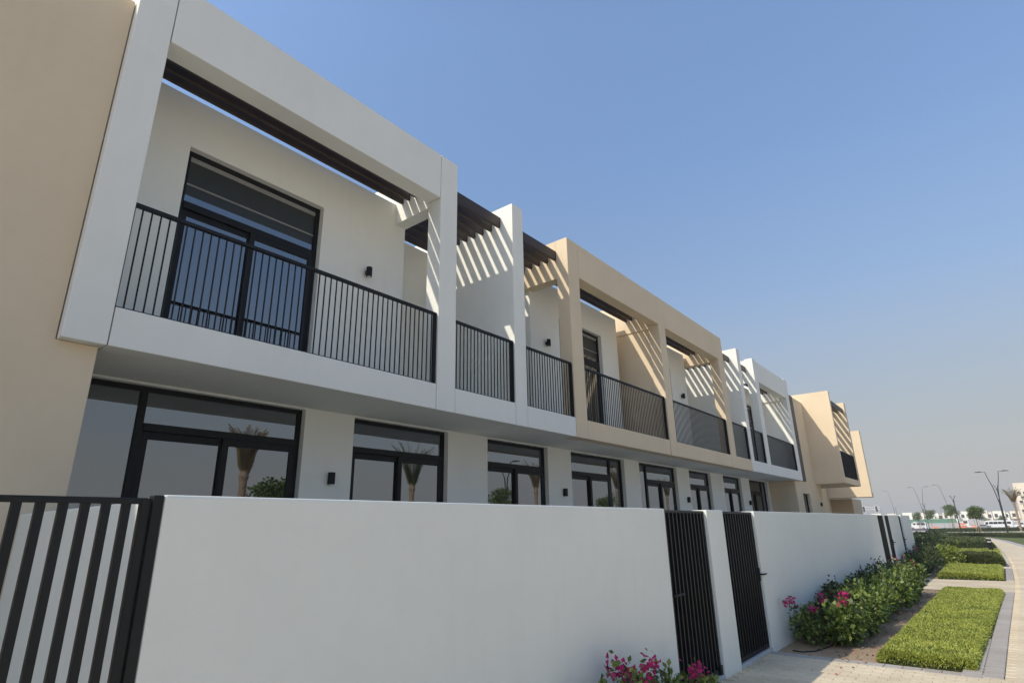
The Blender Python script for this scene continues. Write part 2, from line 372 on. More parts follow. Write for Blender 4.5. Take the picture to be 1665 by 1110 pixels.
def window_upper(parent, y0, y1, z0, z1, x=XU-.09):
    w = MB(); t = .06; zt = z0+(z1-z0)*.715; ym = (y0+y1)/2
    w.box(x-.06, x, y0, y0+t, z0, z1).box(x-.06, x, y1-t, y1, z0, z1).box(x-.06, x, y0+t, y1-t, z1-t, z1).box(x-.06, x, y0+t, y1-t, z0, z0+t)
    w.box(x-.05, x+.012, y0+t, y1-t, zt-.03, zt+.06)
    fr = w.build('window', FRAME, parent, .004)
    zb = zt+.06+(z1-t-zt-.06)*.16
    MB().box(x-.035, x-.025, y0+t, y1-t, zt+.06, zb).build('pane', GLASS, fr)
    MB().box(x-.036, x-.026, y0+t, y1-t, zb, z1-t).build('dark_band', DARKBAND, fr)  # dark band filling the transom above a narrow pane, crossed by grey strips
    for q, w_ in ((.38, .022), (.90, .07)): MB().box(x-.0255, x-.022, y0+t, y1-t, zt+.06+(z1-t-zt-.06)*q, zt+.06+(z1-t-zt-.06)*q+w_).build('grey_strip', GREYSTRIP, fr)
    for a, b, dx in ((y0+t, ym+.035, 0.0), (ym-.035, y1-t, .035)):
        s = MB(); xs = x-.045+dx
        s.box(xs-.02, xs+.02, a, a+.065, z0+t, zt-.03).box(xs-.02, xs+.02, b-.065, b, z0+t, zt-.03).box(xs-.02, xs+.02, a+.065, b-.065, zt-.10, zt-.03).box(xs-.02, xs+.02, a+.065, b-.065, z0+t, z0+t+.08)
        s.build('sash', FRAME, fr, .003)
        MB().box(xs-.006, xs+.004, a+.065, b-.065, z0+t+.08, zt-.10).build('pane', GLASS, fr)
    return fr
def window_ground(parent, y0, y1, z0, z1, side=None, sl=.62, x=XG-.085):
    """sliding door under a fixed light, with an optional full-height side light"""
    t = .055; zt = 2.70; w = MB(); fy0, fy1 = y0, y1
    if side == 'near': fy0 = y0+sl
    if side == 'far': fy1 = y1-sl
    w.box(x-.07, x, y0, y0+t, z0, z1).box(x-.07, x, y1-t, y1, z0, z1).box(x-.07, x, y0+t, y1-t, z1-t, z1).box(x-.07, x, y0+t, y1-t, z0, z0+t)
    da, db = y0+t, y1-t
    if side == 'near': w.box(x-.07, x+.003, fy0-.03, fy0+.04, z0+t, z1-t); da = fy0+.04
    if side == 'far': w.box(x-.07, x+.003, fy1-.04, fy1+.03, z0+t, z1-t); db = fy1-.04
    w.box(x-.06, x+.014, da, db, zt-.02, zt+.06)
    fr = w.build('window', FRAME, parent, .004)
    if side == 'near': MB().box(x-.035, x-.025, y0+t, fy0-.03, z0+t, z1-t).build('pane', GLASS, fr)
    if side == 'far': MB().box(x-.035, x-.025, fy1+.03, y1-t, z0+t, z1-t).build('pane', GLASS, fr)
    MB().box(x-.035, x-.025, da, db, zt+.06, z1-t).build('pane', GLASS, fr)
    ym = (da+db)/2
    for a, b, dx in ((da, ym+.04, 0), (ym-.04, db, .035)):
        xs = x-.045+dx; s = MB()
        s.box(xs-.02, xs+.02, a, a+.075, z0+t, zt-.02).box(xs-.02, xs+.02, b-.075, b, z0+t, zt-.02).box(xs-.02, xs+.02, a+.075, b-.075, zt-.10, zt-.02).box(xs-.02, xs+.02, a+.075, b-.075, z0+t, z0+t+.09)
        s.build('sash', FRAME, fr, .003)
        MB().box(xs-.006, xs+.004, a+.075, b-.075, z0+t+.09, zt-.10).build('pane', GLASS, fr)
    return fr
bal_mesh = mesh_of(MB().box(-.006, .006, -.006, .006, 0, 1), 'baluster', METAL)
def railing(parent, y0, y1, z0=ZF, z1=4.555, x=-5.555):
    m = MB(); m.box(x-.025, x+.025, y0+.004, y1-.004, z1-.035, z1).box(x-.012, x+.012, y0+.004, y1-.004, z0+.012, z0+.022)
    m.box(x-.022, x+.022, y0+.004, y0+.014, z0, z1-.035); m.box(x-.035, x+.035, y1-.03, y1-.012, z0, z1-.035)
    r = m.build('railing', METAL, parent, .003)
    n = max(2, round((y1-y0)/.078)); st = (y1-y0)/n
    for i in range(1, n): inst('baluster', bal_mesh, r, (x, y0+i*st, z0+.005), scale=(1, 1, z1-.036-z0-.005))
    return r
def slats(parent, y0, y1, xs, z0=6.725, z1=6.925):
    for xx in xs:
        MB().box(xx-.05, xx, y0-.02, y1-.004, z0, z1).build('pergola_slat', BROWN, parent, .004)
def wall_lamp(parent, x, y, z, up=True):
    m = MB()
    if up:
        m.tube([(x+.075, y, z-.075), (x+.075, y, z+.075)], .043, 20).box(x, x+.05, y-.02, y+.02, z-.03, z+.03)
    else: m.box(x+.012, x+.075, y-.036, y+.036, z-.075, z+.075).box(x, x+.014, y-.025, y+.025, z-.05, z+.05)
    l = m.build('wall_lamp', FRAME, parent, .003)
    (MB().tube([(x+.075, y, z-.081), (x+.075, y, z-.074)], .032, 16) if up else MB().box(x+.022, x+.066, y-.027, y+.027, z-.081, z-.0745)).build('lens', LENS, l)
BOXX = [-5.89, -6.045, -6.20, -6.36]; OPENX = [-5.765-.2*k for k in range(9)]
def post(parent, y0, y1, mat, top=ZT):
    MB().box(XB, XF, y0, y1, ZS, top).build('post', mat, parent, .006)
def frame_beam(parent, y0, y1, mat):
    MB().box(XB, XF-.003, y0+.009, y1-.009, 6.405, ZT-.002).build('top_beam', mat, parent, .006)
def fascia(parent, y0, y1, mat):
    MB().box(XF-.22, XF-.003, y0+.009, y1-.009, ZS+.002, ZF).build('fascia', mat, parent, .006)
def side_beam(parent, y0, y1, mat, z0=6.335, xa=-9.0):
    MB().box(xa, XB-.001, y0, y1, z0, ZT-.003).build('side_beam', mat, parent, .006)
def slab(parent, y0, y1, mat=WHITE):
    MB().box(-7.6, XF-.224, y0, y1, ZS+.004, 3.46).build('balcony_slab', mat, parent)
def fin(parent, y0, y1, mat, top=7.12, x1=XF):
    MB().box(-9.0, x1, y0, y1, ZS, top).build('fin_wall', mat, parent, .006)
def body(parent, y0, y1, ya, yb, mat=WHITE):
    MB().box(-17, -7.81, y0, y1, 3.3, 6.52).box(-7.81, -6.852, ya, yb, 3.465, 6.52).box(-17, -6.95, y0, y1, -.2, 3.3).build('body', mat, parent)

# 0: neighbour at the left edge of the picture
t0 = thing('townhouse', 'blank beige end of the nearest townhouse filling the left edge', 'townhouse', (-10, -4, 0), 'terrace of townhouses')
def W(t): return t
def P0(mb, name, mat, parent, bevel=.006):          # thing origins differ from the world origin, parts are made in world space
    return mb.build(name, mat, parent, bevel)
def settle(t):
    """parts were made in world coordinates: shift the direct children by the thing's own origin"""
    for ch in t.children: ch.location = Vector(ch.location)-Vector(t.location)
MB().prism([(-9, -.2), (1.43, -.2), (1.43, ZS-.003), (1.132, ZS-.003), (1.132, ZW), (-9, ZW)], 0, -6.60, -5.60).build('wall', BEIGE, t0, .008)
MB().box(-17, -6.602, -9, 1.13, -.2, ZW-.1).build('body', BEIGE, t0)
settle(t0)

# 1: white unit
t1 = thing('townhouse', 'white townhouse with the large framed balcony nearest the camera', 'townhouse', (-10, 4.1, 0), 'terrace of townhouses')
body(t1, 1.47, 7.0, 1.47, 5.48)
MB().box(-9, XF, 1.14, 1.46, ZS, ZT).build('post', WHITE, t1, .008)
post(t1, 5.28, 5.63, WHITE); frame_beam(t1, 1.46, 5.28, WHITE); fascia(t1, 1.46, 5.28, WHITE); fascia(t1, 5.63, 7.01, WHITE)
side_beam(t1, 5.281, 5.50, WHITE); slab(t1, 1.47, 7.0); fin(t1, 7.01, 7.31, WHITE)
wall_holes(XU, .3, 1.46, 5.49, 3.46, ZW, [(2.16, 3.99, 3.47, 6.05)]).build('upper_wall', WHITE, t1)
MB().box(-7.8, -7.5, 5.50, 7.01, 3.46, 6.74).build('back_wall', WHITE, t1)
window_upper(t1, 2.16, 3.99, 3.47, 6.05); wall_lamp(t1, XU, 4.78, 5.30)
railing(t1, 1.46, 5.28); railing(t1, 5.63, 7.01)
slats(t1, 1.46, 5.28, BOXX, 6.645, 6.845); slats(t1, 5.63, 7.01, OPENX)
wall_holes(XG, .3, 1.435, 7.15, -.2, ZS, [(1.50, 4.045, -.05, 3.145), (4.80, 6.63, -.05, 3.145)]).build('ground_wall', WHITE, t1)
window_ground(t1, 1.50, 4.045, -.05, 3.145, 'near', .70); window_ground(t1, 4.80, 6.63, -.05, 3.145); wall_lamp(t1, XG, 4.47, 2.30, False)
settle(t1)
# 2: first beige-framed unit
t2 = thing('townhouse', 'townhouse with white open balcony bay and the nearer beige frame', 'townhouse', (-10, 10, 0), 'terrace of townhouses')
body(t2, 7.32, 12.86, 8.88, 12.55)
fascia(t2, 7.31, 8.755, WHITE); post(t2, 8.755, 9.15, BEIGE); frame_beam(t2, 9.15, 12.84, BEIGE); fascia(t2, 9.15, 12.80, BEIGE)
side_beam(t2, 8.756, 9.0, BEIGE); slab(t2, 7.32, 12.98)
wall_holes(XU, .3, 8.87, 12.56, 3.46, ZW, [(9.93, 11.76, 3.47, 6.05)]).build('upper_wall', WHITE, t2)
MB().box(-7.8, -7.5, 7.31, 8.87, 3.46, 6.74).build('back_wall', WHITE, t2)
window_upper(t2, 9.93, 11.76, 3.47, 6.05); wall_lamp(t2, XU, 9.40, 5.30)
railing(t2, 7.31, 8.755); railing(t2, 9.15, 12.80)
slats(t2, 7.31, 8.755, OPENX); slats(t2, 9.15, 12.84, BOXX, 6.66, 6.86)
wall_holes(XG, .3, 7.151, 12.98, -.2, ZS, [(7.60, 9.41, -.05, 3.145), (10.25, 12.57, -.05, 3.145)]).build('ground_wall', WHITE, t2)
window_ground(t2, 7.60, 9.41, -.05, 3.145); window_ground(t2, 10.25, 12.57, -.05, 3.145, 'far', .56); wall_lamp(t2, XG, 9.93, 2.30, False)
settle(t2)
# 3: second beige-framed unit
t3 = thing('townhouse', 'townhouse with the farther beige framed balcony in mid terrace', 'townhouse', (-10, 16, 0), 'terrace of townhouses')
body(t3, 13.14, 18.87, 13.14, 16.89)
post(t3, 12.82, 13.20, BEIGE); frame_beam(t3, 13.20, 17.05, BEIGE); fascia(t3, 13.20, 17.0, BEIGE); post(t3, 17.0, 17.45, BEIGE)
MB().box(-9, XB-.001, 12.84, 13.17, 6.335, ZT-.003).build('side_beam', BEIGE, t3, .006)
MB().box(-9, XB-.002, 12.87, 13.13, 3.2, 6.335).build('party_wall', BEIGE, t3)
side_beam(t3, 17.001, 17.25, BEIGE); slab(t3, 12.985, 18.82); fascia(t3, 17.45, 18.88, BEIGE)
wall_holes(XU, .3, 13.13, 16.9, 3.46, ZW, [(14.2, 15.75, 3.47, 6.05)]).build('upper_wall', WHITE, t3)
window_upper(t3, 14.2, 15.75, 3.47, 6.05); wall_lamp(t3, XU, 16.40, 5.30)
MB().box(-7.8, -7.5, 16.9, 18.82, 3.46, 6.74).build('back_wall', WHITE, t3)
railing(t3, 13.20, 17.0); railing(t3, 17.45, 18.88)
slats(t3, 13.20, 17.0, BOXX, 6.66, 6.86); slats(t3, 17.45, 18.88, OPENX)
wall_holes(XG, .3, 12.981, 18.9, -.2, ZS, [(13.35, 15.62, -.05, 3.145), (16.50, 18.2, -.05, 3.145)]).build('ground_wall', WHITE, t3)
window_ground(t3, 13.35, 15.62, -.05, 3.145, 'near', .52); window_ground(t3, 16.50, 18.2, -.05, 3.145); wall_lamp(t3, XG, 16.2, 2.30, False)
settle(t3)
# 4: far white unit
t4 = thing('townhouse', 'white townhouse closing the row beyond the beige framed balconies', 'townhouse', (-10, 22, 0), 'terrace of townhouses')
body(t4, 19.19, 24.75, 20.76, 24.75); fin(t4, 18.88, 19.18, WHITE, 7.17)
fascia(t4, 19.18, 20.6, WHITE); post(t4, 20.6, 21.02, WHITE, 7.2); frame_beam(t4, 21.02, 24.75, WHITE); fascia(t4, 21.02, 24.68, WHITE); post(t4, 24.68, 25.13, WHITE, 7.2)
side_beam(t4, 20.601, 20.85, WHITE)
MB().box(-9, XB-.001, 24.70, 25.12, 6.335, ZT-.003).build('side_beam', WHITE, t4, .006)
MB().box(-9, XB-.002, 24.76, 25.11, 3.2, 6.335).build('party_wall', WHITE, t4)
slab(t4, 19.17, 25.1)
wall_holes(XU, .3, 20.75, 24.76, 3.46, ZW, [(21.9, 23.7, 3.47, 6.05)]).build('upper_wall', WHITE, t4)
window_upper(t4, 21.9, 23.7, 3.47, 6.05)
MB().box(-7.8, -7.5, 19.18, 20.75, 3.46, 6.74).build('back_wall', WHITE, t4)
railing(t4, 19.18, 20.6); railing(t4, 21.02, 24.68)
slats(t4, 19.18, 20.6, OPENX); slats(t4, 21.02, 24.75, BOXX, 6.68, 6.88)
wall_holes(XG, .3, 18.901, 24.48, -.2, ZS, [(19.32, 21.1, -.05, 3.145), (22.0, 24.2, -.05, 3.145)]).build('ground_wall', WHITE, t4)
window_ground(t4, 19.32, 21.1, -.05, 3.145); window_ground(t4, 22.0, 24.2, -.05, 3.145, 'far', .5); wall_lamp(t4, XG, 21.72, 2.32, False)
settle(t4)
# 5: beige unit with projecting box
t5 = thing('townhouse', 'beige townhouse with projecting upper box and slatted terrace beyond white row', 'townhouse', (-10, 28, 0), 'terrace of townhouses')
xw = -5.66; xq = -4.52
MB().box(-17, xw, 24.49, 25.14, -.3, ZS-.003).build('wall', BEIGE, t5, .006)
wall_holes(xw, .4, 25.14, 29.0, -.3, 6.73, [(25.5, 26.6, .9, 2.72)]).build('wall', BEIGE, t5)
MB().box(-17, xw-.4, 25.14, 29.0, -.3, 6.6).box(-17, -7.9, 29.0, 41.9, -.3, 6.6).build('body', BEIGE, t5)
MB().box(xw+.002, xw+.05, 25.2, 26.2, 3.2, 4.95).build('cladding_panel', PANELB, t5, .004)
MB().box(xw+.002, xw+.05, 25.2, 26.2, 4.965, 6.72).build('cladding_panel', PANELB, t5, .004)
fr = MB().box(xw-.16, xw-.1, 25.5, 25.56, .9, 2.72).box(xw-.16, xw-.1, 26.54, 26.6, .9, 2.72).box(xw-.16, xw-.1, 25.56, 26.54, 2.66, 2.72).box(xw-.16, xw-.1, 25.56, 26.54, .9, .96).box(xw-.16, xw-.1, 26.02, 26.08, .96, 2.66).build('window', FRAME, t5)
MB().box(xw-.135, xw-.125, 25.56, 26.02, .96, 2.66).build('pane', GLASS, fr); MB().box(xw-.135, xw-.125, 26.08, 26.54, .96, 2.66).build('pane', GLASS, fr)
wall_lamp(t5, xw, 28.3, 2.34, False)
MB().box(-9, xq, 28.0, 28.22, 3.17, 7.12).build('side_wall', BEIGE, t5, .006)
MB().box(-9, xq-.002, 28.22, 31.9, 3.17, 3.42).build('balcony_slab', BEIGE, t5)
MB().box(-9, xq, 31.55, 31.9, 3.421, 7.12).build('fin_wall', BEIGE, t5, .006)
MB().box(-6.4, -6.1, 28.22, 31.55, 3.42, 6.7).build('upper_wall', BEIGE, t5)
slats(t5, 28.22, 31.55, [xq-.1-.22*k for k in range(7)], 6.62, 6.84)
railing(t5, 28.22, 31.55, 3.42, 4.55, xq-.05)
settle(t5)
# 6: last frame of the row
t6 = thing('townhouse', 'sunlit beige L shaped end frame at the far end of the terrace', 'townhouse', (-10, 46, 0), 'terrace of townhouses')
MB().box(-9, -5.47, 42, 42.35, 3.02, 7.06).build('end_frame', BEIGE, t6, .006)
MB().box(-8.2, -7.9, 42.02, 42.35, -.4, 3.018).build('post', BEIGE, t6, .006)
MB().box(-17, -6.85, 43.6, 47, -.4, 3.0).box(-17, -8.2, 43.6, 52, 3.0, 6.5).build('body', BEIGE, t6)
MB().box(-8.5, -5.6, 42.36, 43.59, 3.03, 3.3).build('balcony_slab', BEIGE, t6)
settle(t6)

# ------------------------------------------------------------------ boundary wall, divider and gates
XWL = -2.80; WT = 1.815; TH = .2
bw = thing('boundary_wall', 'long white rendered garden wall in front of the terrace', 'wall', (-2.9, 16, -.1))
def seg(y0, y1, name='wall_panel'):
    m = MB(); n = max(1, int((y1-y0)/6))
    prof_y = [y0+(y1-y0)*i/n for i in range(n+1)]
    vs = []; 
    for yy in prof_y:
        vs += [(XWL-TH, yy, gz(yy)-.3), (XWL, yy, gz(yy)-.3), (XWL, yy, WT), (XWL-TH, yy, WT)]
    fs = [(0, 1, 2, 3), tuple(reversed([4*n, 4*n+1, 4*n+2, 4*n+3]))]
    for i in range(n):
        for k in range(4): fs.append((4*i+k, 4*i+(k+1) % 4, 4*i+4+(k+1) % 4, 4*i+4+k))
    m.add(vs, fs); m.build(name, WALLW, bw, .012)
seg(1.07, 6.17); seg(7.41, 7.99, 'pier'); seg(9.33, 21.66); seg(22.83, 23.25, 'pier'); seg(24.13, 26.95); seg(27.75, 30.9)
settle(bw)
dv = MB().box(-5.598, -3.002, 1.17, 1.36, -.3, 1.813).build('divider_wall', WALLW, None, .01)
tag(dv, 'short white garden divider wall seen behind the bars of the left gate', 'wall')

def gate(y0, y1, label, handle_side, pitch=.103, bw_=.03, z0=None, solid=True, x=XWL-.05, hz=.93):
    g = thing('gate', label, 'gate', (x, (y0+y1)/2, gz(y0)), 'black metal garden gates')
    zb = (gz((y0+y1)/2)+.03) if z0 is None else z0; zt = WT-.012
    m = MB(); m.box(x-.04, x+.01, y0+.008, y0+.048, zb, zt).box(x-.04, x+.01, y1-.048, y1-.008, zb, zt).box(x-.04, x+.01, y0+.048, y1-.048, zt-.03, zt).box(x-.04, x+.01, y0+.048, y1-.048, zb, zb+.05)
    m.build('frame', GATEM, g, .003)
    n = round((y1-y0-.1)/pitch); st = (y1-y0-.096)/n
    bm_ = mesh_of(MB().box(-.035, .006, -bw_/2, bw_/2, 0, 1), 'bar', GATEM)
    for i in range(n):
        inst('bar', bm_, g, (x, y0+.048+(i+.5)*st, zb+.05), scale=(1, 1, zt-.08-zb))
    if solid: MB().box(x-.046, x-.041, y0+.03, y1-.03, zb+.02, zt-.01).build('backing_sheet', METAL, g)
    if handle_side:
        yh = y0+.03 if handle_side == 'near' else y1-.03; s = 1 if handle_side == 'near' else -1
        h = MB(); h.box(x+.01, x+.022, yh-.022, yh+.022, hz-.09, hz+.09); h.tube([(x+.02, yh, hz), (x+.065, yh, hz), (x+.07, yh+.02*s, hz), (x+.07, yh+(.24 if s > 0 else -.04), hz)] if s > 0 else [(x+.02, yh, hz), (x+.065, yh, hz), (x+.07, yh+.02, hz), (x+.07, yh+.15, hz)], .011, 10)
        h.build('handle', GATEM, g)
    hy = y1-.03 if handle_side == 'near' else y0+.03
    MB().box(x-.02, x+.03, hy-.05, hy+.02, zb-.02, zb+.09).build('bottom_hinge', GATEM, g)
    settle(g); return g
# left gate: flat bars with open gaps, its post stands at the wall end
lg = thing('gate', 'open barred dark metal gate at the lower left corner', 'gate', (XWL-.03, .3, 0), 'black metal garden gates')
xg_ = XWL-.03
MB().box(xg_-.03, xg_+.03, 1.028, 1.069, -.1, 1.812).build('post', GATEM, lg, .003)
MB().box(xg_-.02, xg_+.02, .987, 1.022, .02, 1.80).box(xg_-.02, xg_+.02, -.20, -.16, .02, 1.80).box(xg_-.02, xg_+.02, -.16, .987, 1.775, 1.80).box(xg_-.02, xg_+.02, -.16, .987, .02, .06).build('frame', GATEM, lg, .003)
bmsh = mesh_of(MB().box(-.015, .015, -.0145, .0145, 0, 1), 'bar', GATEM)
yb = .935
while yb > -.15: inst('bar', bmsh, lg, (xg_, yb, .055), scale=(1, 1, 1.725)); yb -= .0727
settle(lg)
gate(6.17, 7.41, 'first of the paired slatted black gates, handle on its left', 'near')
gate(7.99, 9.33, 'second of the paired slatted black gates, beside the shrub bed', 'far')
gate(21.66, 22.83, 'farther dark gate seen edge on past the long white wall', 'near', solid=True, x=XWL-.012)
gate(23.25, 24.13, 'narrow dark gate just beyond the far white pier, handle sticking out', 'far', solid=True, x=XWL-.012)
gate(26.95, 27.75, 'last thin dark gate near the far end of the wall', 'far', solid=True, x=XWL-.05)
for (a, b, l) in ((6.17, 7.41, 'pale concrete threshold under the left of the paired gates'), (7.99, 9.33, 'pale concrete threshold under the right of the paired gates')):
    o = MB().box(XWL-TH, XWL-.004, a+.003, b-.003, -.3, gz((a+b)/2)+.022).build('gate_threshold', CONC, None, .006); tag(o, l, 'threshold', 'gate thresholds')

# ------------------------------------------------------------------ vegetation
def leaf_object(name, pts, nrm, size, mat, parent=None, width=.55, fold=.25, jitter=.6, droop=0.0, loc=(0, 0, 0)):
    n = len(pts); pts = np.asarray(pts, float)-np.asarray(loc, float); nrm = np.asarray(nrm, float)
    d = nrm+rng.normal(0, jitter, (n, 3)); d[:, 2] -= droop; d /= np.linalg.norm(d, axis=1)[:, None]+1e-9      # leaf axis
    a = rng.normal(0, 1, (n, 3)); side = np.cross(d, a); side /= np.linalg.norm(side, axis=1)[:, None]+1e-9
    up = np.cross(side, d)
    s = size*rng.uniform(.6, 1.3, n)[:, None]
    v = np.empty((n, 4, 3)); v[:, 0] = pts; v[:, 1] = pts+d*s*.5+side*s*width*.5+up*s*fold*.3; v[:, 2] = pts+d*s; v[:, 3] = pts+d*s*.5-side*s*width*.5+up*s*fold*.3
    me = bpy.data.meshes.new(name); me.vertices.add(n*4); me.vertices.foreach_set('co', v.ravel())
    me.loops.add(n*4); me.loops.foreach_set('vertex_index', np.arange(n*4, dtype=np.int32)); me.polygons.add(n)
    me.polygons.foreach_set('loop_start', np.arange(0, n*4, 4, dtype=np.int32)); me.update(calc_edges=True); me.materials.append(mat)
    o = bpy.data.objects.new(name, me); COL.objects.link(o); o.location = loc
    if parent is not None: o.parent = parent
    return o
def blob_pts(n, blobs, shell=.35):
    """points in a union of ellipsoids [(cx,cy,cz,rx,ry,rz)], crowded near the surface"""
    vol = np.array([b[3]*b[4]*b[5] for b in blobs])**.67; idx = rng.choice(len(blobs), n, p=vol/vol.sum()); B = np.array(blobs)[idx]
    u = rng.normal(0, 1, (n, 3)); u /= np.linalg.norm(u, axis=1)[:, None]; r = 1-shell*rng.random(n)**1.6
    return B[:, :3]+u*B[:, 3:]*r[:, None], u
def shrub(label, x, y, rx, ry, h, n, mat=SHRUBLEAF, flowers=0, size=.06, group='shrubs along the garden wall', red=0, droop=.15, lift=.0):
    z0 = gz(y)-.05; t = thing('shrub', label, 'shrub', (x, y, z0), group)
    nb = max(5, int(9+rx*ry*16)); blobs = []
    for i in range(nb):
        a = random.uniform(0, 6.28); q = math.sqrt(random.random())*.72; hh = random.uniform(.42, .98)*h
        blobs.append((math.cos(a)*q*rx, math.sin(a)*q*ry, hh*.62+lift, rx*random.uniform(.32, .5), ry*random.uniform(.32, .5), h*random.uniform(.2, .34)))
    p, u = blob_pts(n, blobs, .55); p[:, 2] = np.maximum(p[:, 2], .02)
    leaf_object('foliage', p, u+np.array([0, 0, .35]), size, mat, t, .62, .3, .55, droop)
    m = MB()
    for b in blobs:
        m.tube([(b[0]*.25, b[1]*.25, -.03), (b[0]*.6+random.uniform(-.04, .04), b[1]*.6, b[2]*.55), (b[0], b[1], b[2]+b[5]*.6)], [.012, .008, .003], 5)
    # long shoots that break the outline
    tips = []
    for i in range(max(5, nb)):
        b = random.choice(blobs); a = random.uniform(0, 6.28); q = Vector((b[0]+math.cos(a)*b[3]*1.15, b[1]+math.sin(a)*b[4]*1.15, b[2]+b[5]*random.uniform(.9, 1.7)))
        m.tube([(b[0], b[1], b[2]), tuple((Vector(b[:3])+q)/2+Vector((0, 0, .04))), tuple(q)], [.005, .004, .002], 4); tips.append(q)
    m.build('stems', STEM, t)
    tp = np.array([tuple(q+Vector((random.gauss(0, .03), random.gauss(0, .03), random.gauss(-.03, .05)))) for q in tips for _ in range(9)])
    leaf_object('shoot_leaves', tp, rng.normal(0, 1, tp.shape), size*.95, mat, t, .62, .3, .5, droop)
    if flowers:
        top = sorted(tips, key=lambda q: -q.z)[:max(3, flowers//22)]; fp = []
        for i in range(flowers):
            q = random.choice(top); fp.append(tuple(q+Vector((random.gauss(0, .035), random.gauss(0, .045), random.gauss(-.02, .035)))))
        fp = np.array(fp); leaf_object('flowers', fp, rng.normal(0, 1, fp.shape)+np.array([0, 0, .5]), .05, FLOWER, t, .85, .5, .4)['kind'] = 'stuff'
    if red:
        rp, ru = blob_pts(red, blobs, .3); leaf_object('red_leaves', rp, ru, size*.8, REDLEAF, t, .6, .3, .5)
    return t

# bougainvillea at the near foot of the wall
shrub('low leafy bougainvillea cut by the bottom edge, leftmost of three', -2.5, 4.15, .2, .35, .64, 500, SHRUBLEAF, 0, .06, 'bougainvillea by the gates')
shrub('flowering bougainvillea at the wall foot, left of the paired gates', -2.5, 4.9, .22, .42, .70, 900, SHRUBLEAF, 150, .065, 'bougainvillea by the gates')
shrub('bougainvillea with pink tips reaching over the first slatted gate', -2.45, 5.75, .22, .40, .52, 800, SHRUBLEAF, 70, .06, 'bougainvillea by the gates')
# long shrub bed between the paired gates and the cross path
shrub('sparse pink flowered shrub nearest the second gate against the wall', -2.5, 10.3, .30, .55, 0.57, 650, SHRUBLEAF, 70, .07)
shrub('dark shrub leaning on the wall behind the pink flowered front shrub', -2.42, 11.2, .42, .85, 0.68, 1700, DARKLEAF, 26, .075, red=60)
shrub('bright green flowering shrub at the sandy front corner of the bed', -2.06, 10.7, .32, .62, 0.68, 1700, SHRUBLEAF, 85, .08)
shrub('glossy sunlit shrub second from the front of the bed', -2.08, 11.95, .37, .95, 0.74, 2400, SHRUBLEAF, 0, .085)
shrub('reddish dark shrub by the wall halfway along the bed', -2.47, 12.8, .42, 1.1, 0.79, 2000, DARKLEAF, 0, .075, red=330)
shrub('leafy sunlit shrub midway along the bed beside the lawn', -2.07, 13.4, .38, 1.05, 0.77, 2500, SHRUBLEAF, 0, .08, red=70)
shrub('dark green shrub by the wall beside the far half of lawn', -2.45, 14.6, .44, 1.2, 0.83, 2000, DARKLEAF, 0, .075, red=120)
shrub('bright shrub on the lawn side before the last of the bed', -2.05, 15.0, .40, 1.1, 0.81, 2500, SHRUBLEAF, 0, .08)
shrub('dark shrub against the wall just before the far gates', -2.42, 16.6, .46, 1.3, 0.86, 2000, DARKLEAF, 0, .075)
shrub('leafy shrub next to last on the lawn side of the bed', -2.03, 16.5, .40, 1.1, 0.85, 2400, SHRUBLEAF, 0, .08)
shrub('rounded shrub with pale pink tips ending the bed at the cross path', -2.0, 18.0, .42, 1.1, 0.90, 2600, SHRUBLEAF, 18, .08, red=60)
shrub('shaded shrub in the corner between far gates and cross path', -2.4, 18.6, .45, 1.2, 0.81, 1800, DARKLEAF, 0, .075)
# beyond the cross path
shrub('large dark shrub hiding the wall foot beyond the cross path', -2.35, 25.4, .5, 1.1, 1.0, 2200, DARKLEAF, 6, .07, 'shrubs beyond the cross path')
shrub('tall dark shrub by the last thin gate', -2.3, 27.4, .55, 1.2, 1.1, 2200, DARKLEAF, 0, .07, 'shrubs beyond the cross path', red=60)
shrub('dark shrub at the far end of the white wall', -2.4, 29.6, .6, 1.2, 1.15, 2200, DARKLEAF, 0, .07, 'shrubs beyond the cross path', red=120)
shrub('round bright green shrub standing out behind the second lawn', -1.8, 31.6, .55, .8, .95, 2400, BRIGHTLEAF, 0, .09, 'shrubs beyond the cross path', red=30)
shrub('dark mass of shrub past the wall end on the left', -3.4, 36, 1.0, 2.6, 1.2, 2600, DARKLEAF, 0, .1, 'shrubs beyond the cross path')
shrub('second dark shrub mass past the wall end', -3.8, 42, 1.2, 3.0, 1.3, 2600, DARKLEAF, 0, .11, 'shrubs beyond the cross path')
shrub('third dark shrub mass past the wall end', -4.4, 49, 1.5, 3.4, 1.3, 2600, DARKLEAF, 0, .12, 'shrubs beyond the cross path')

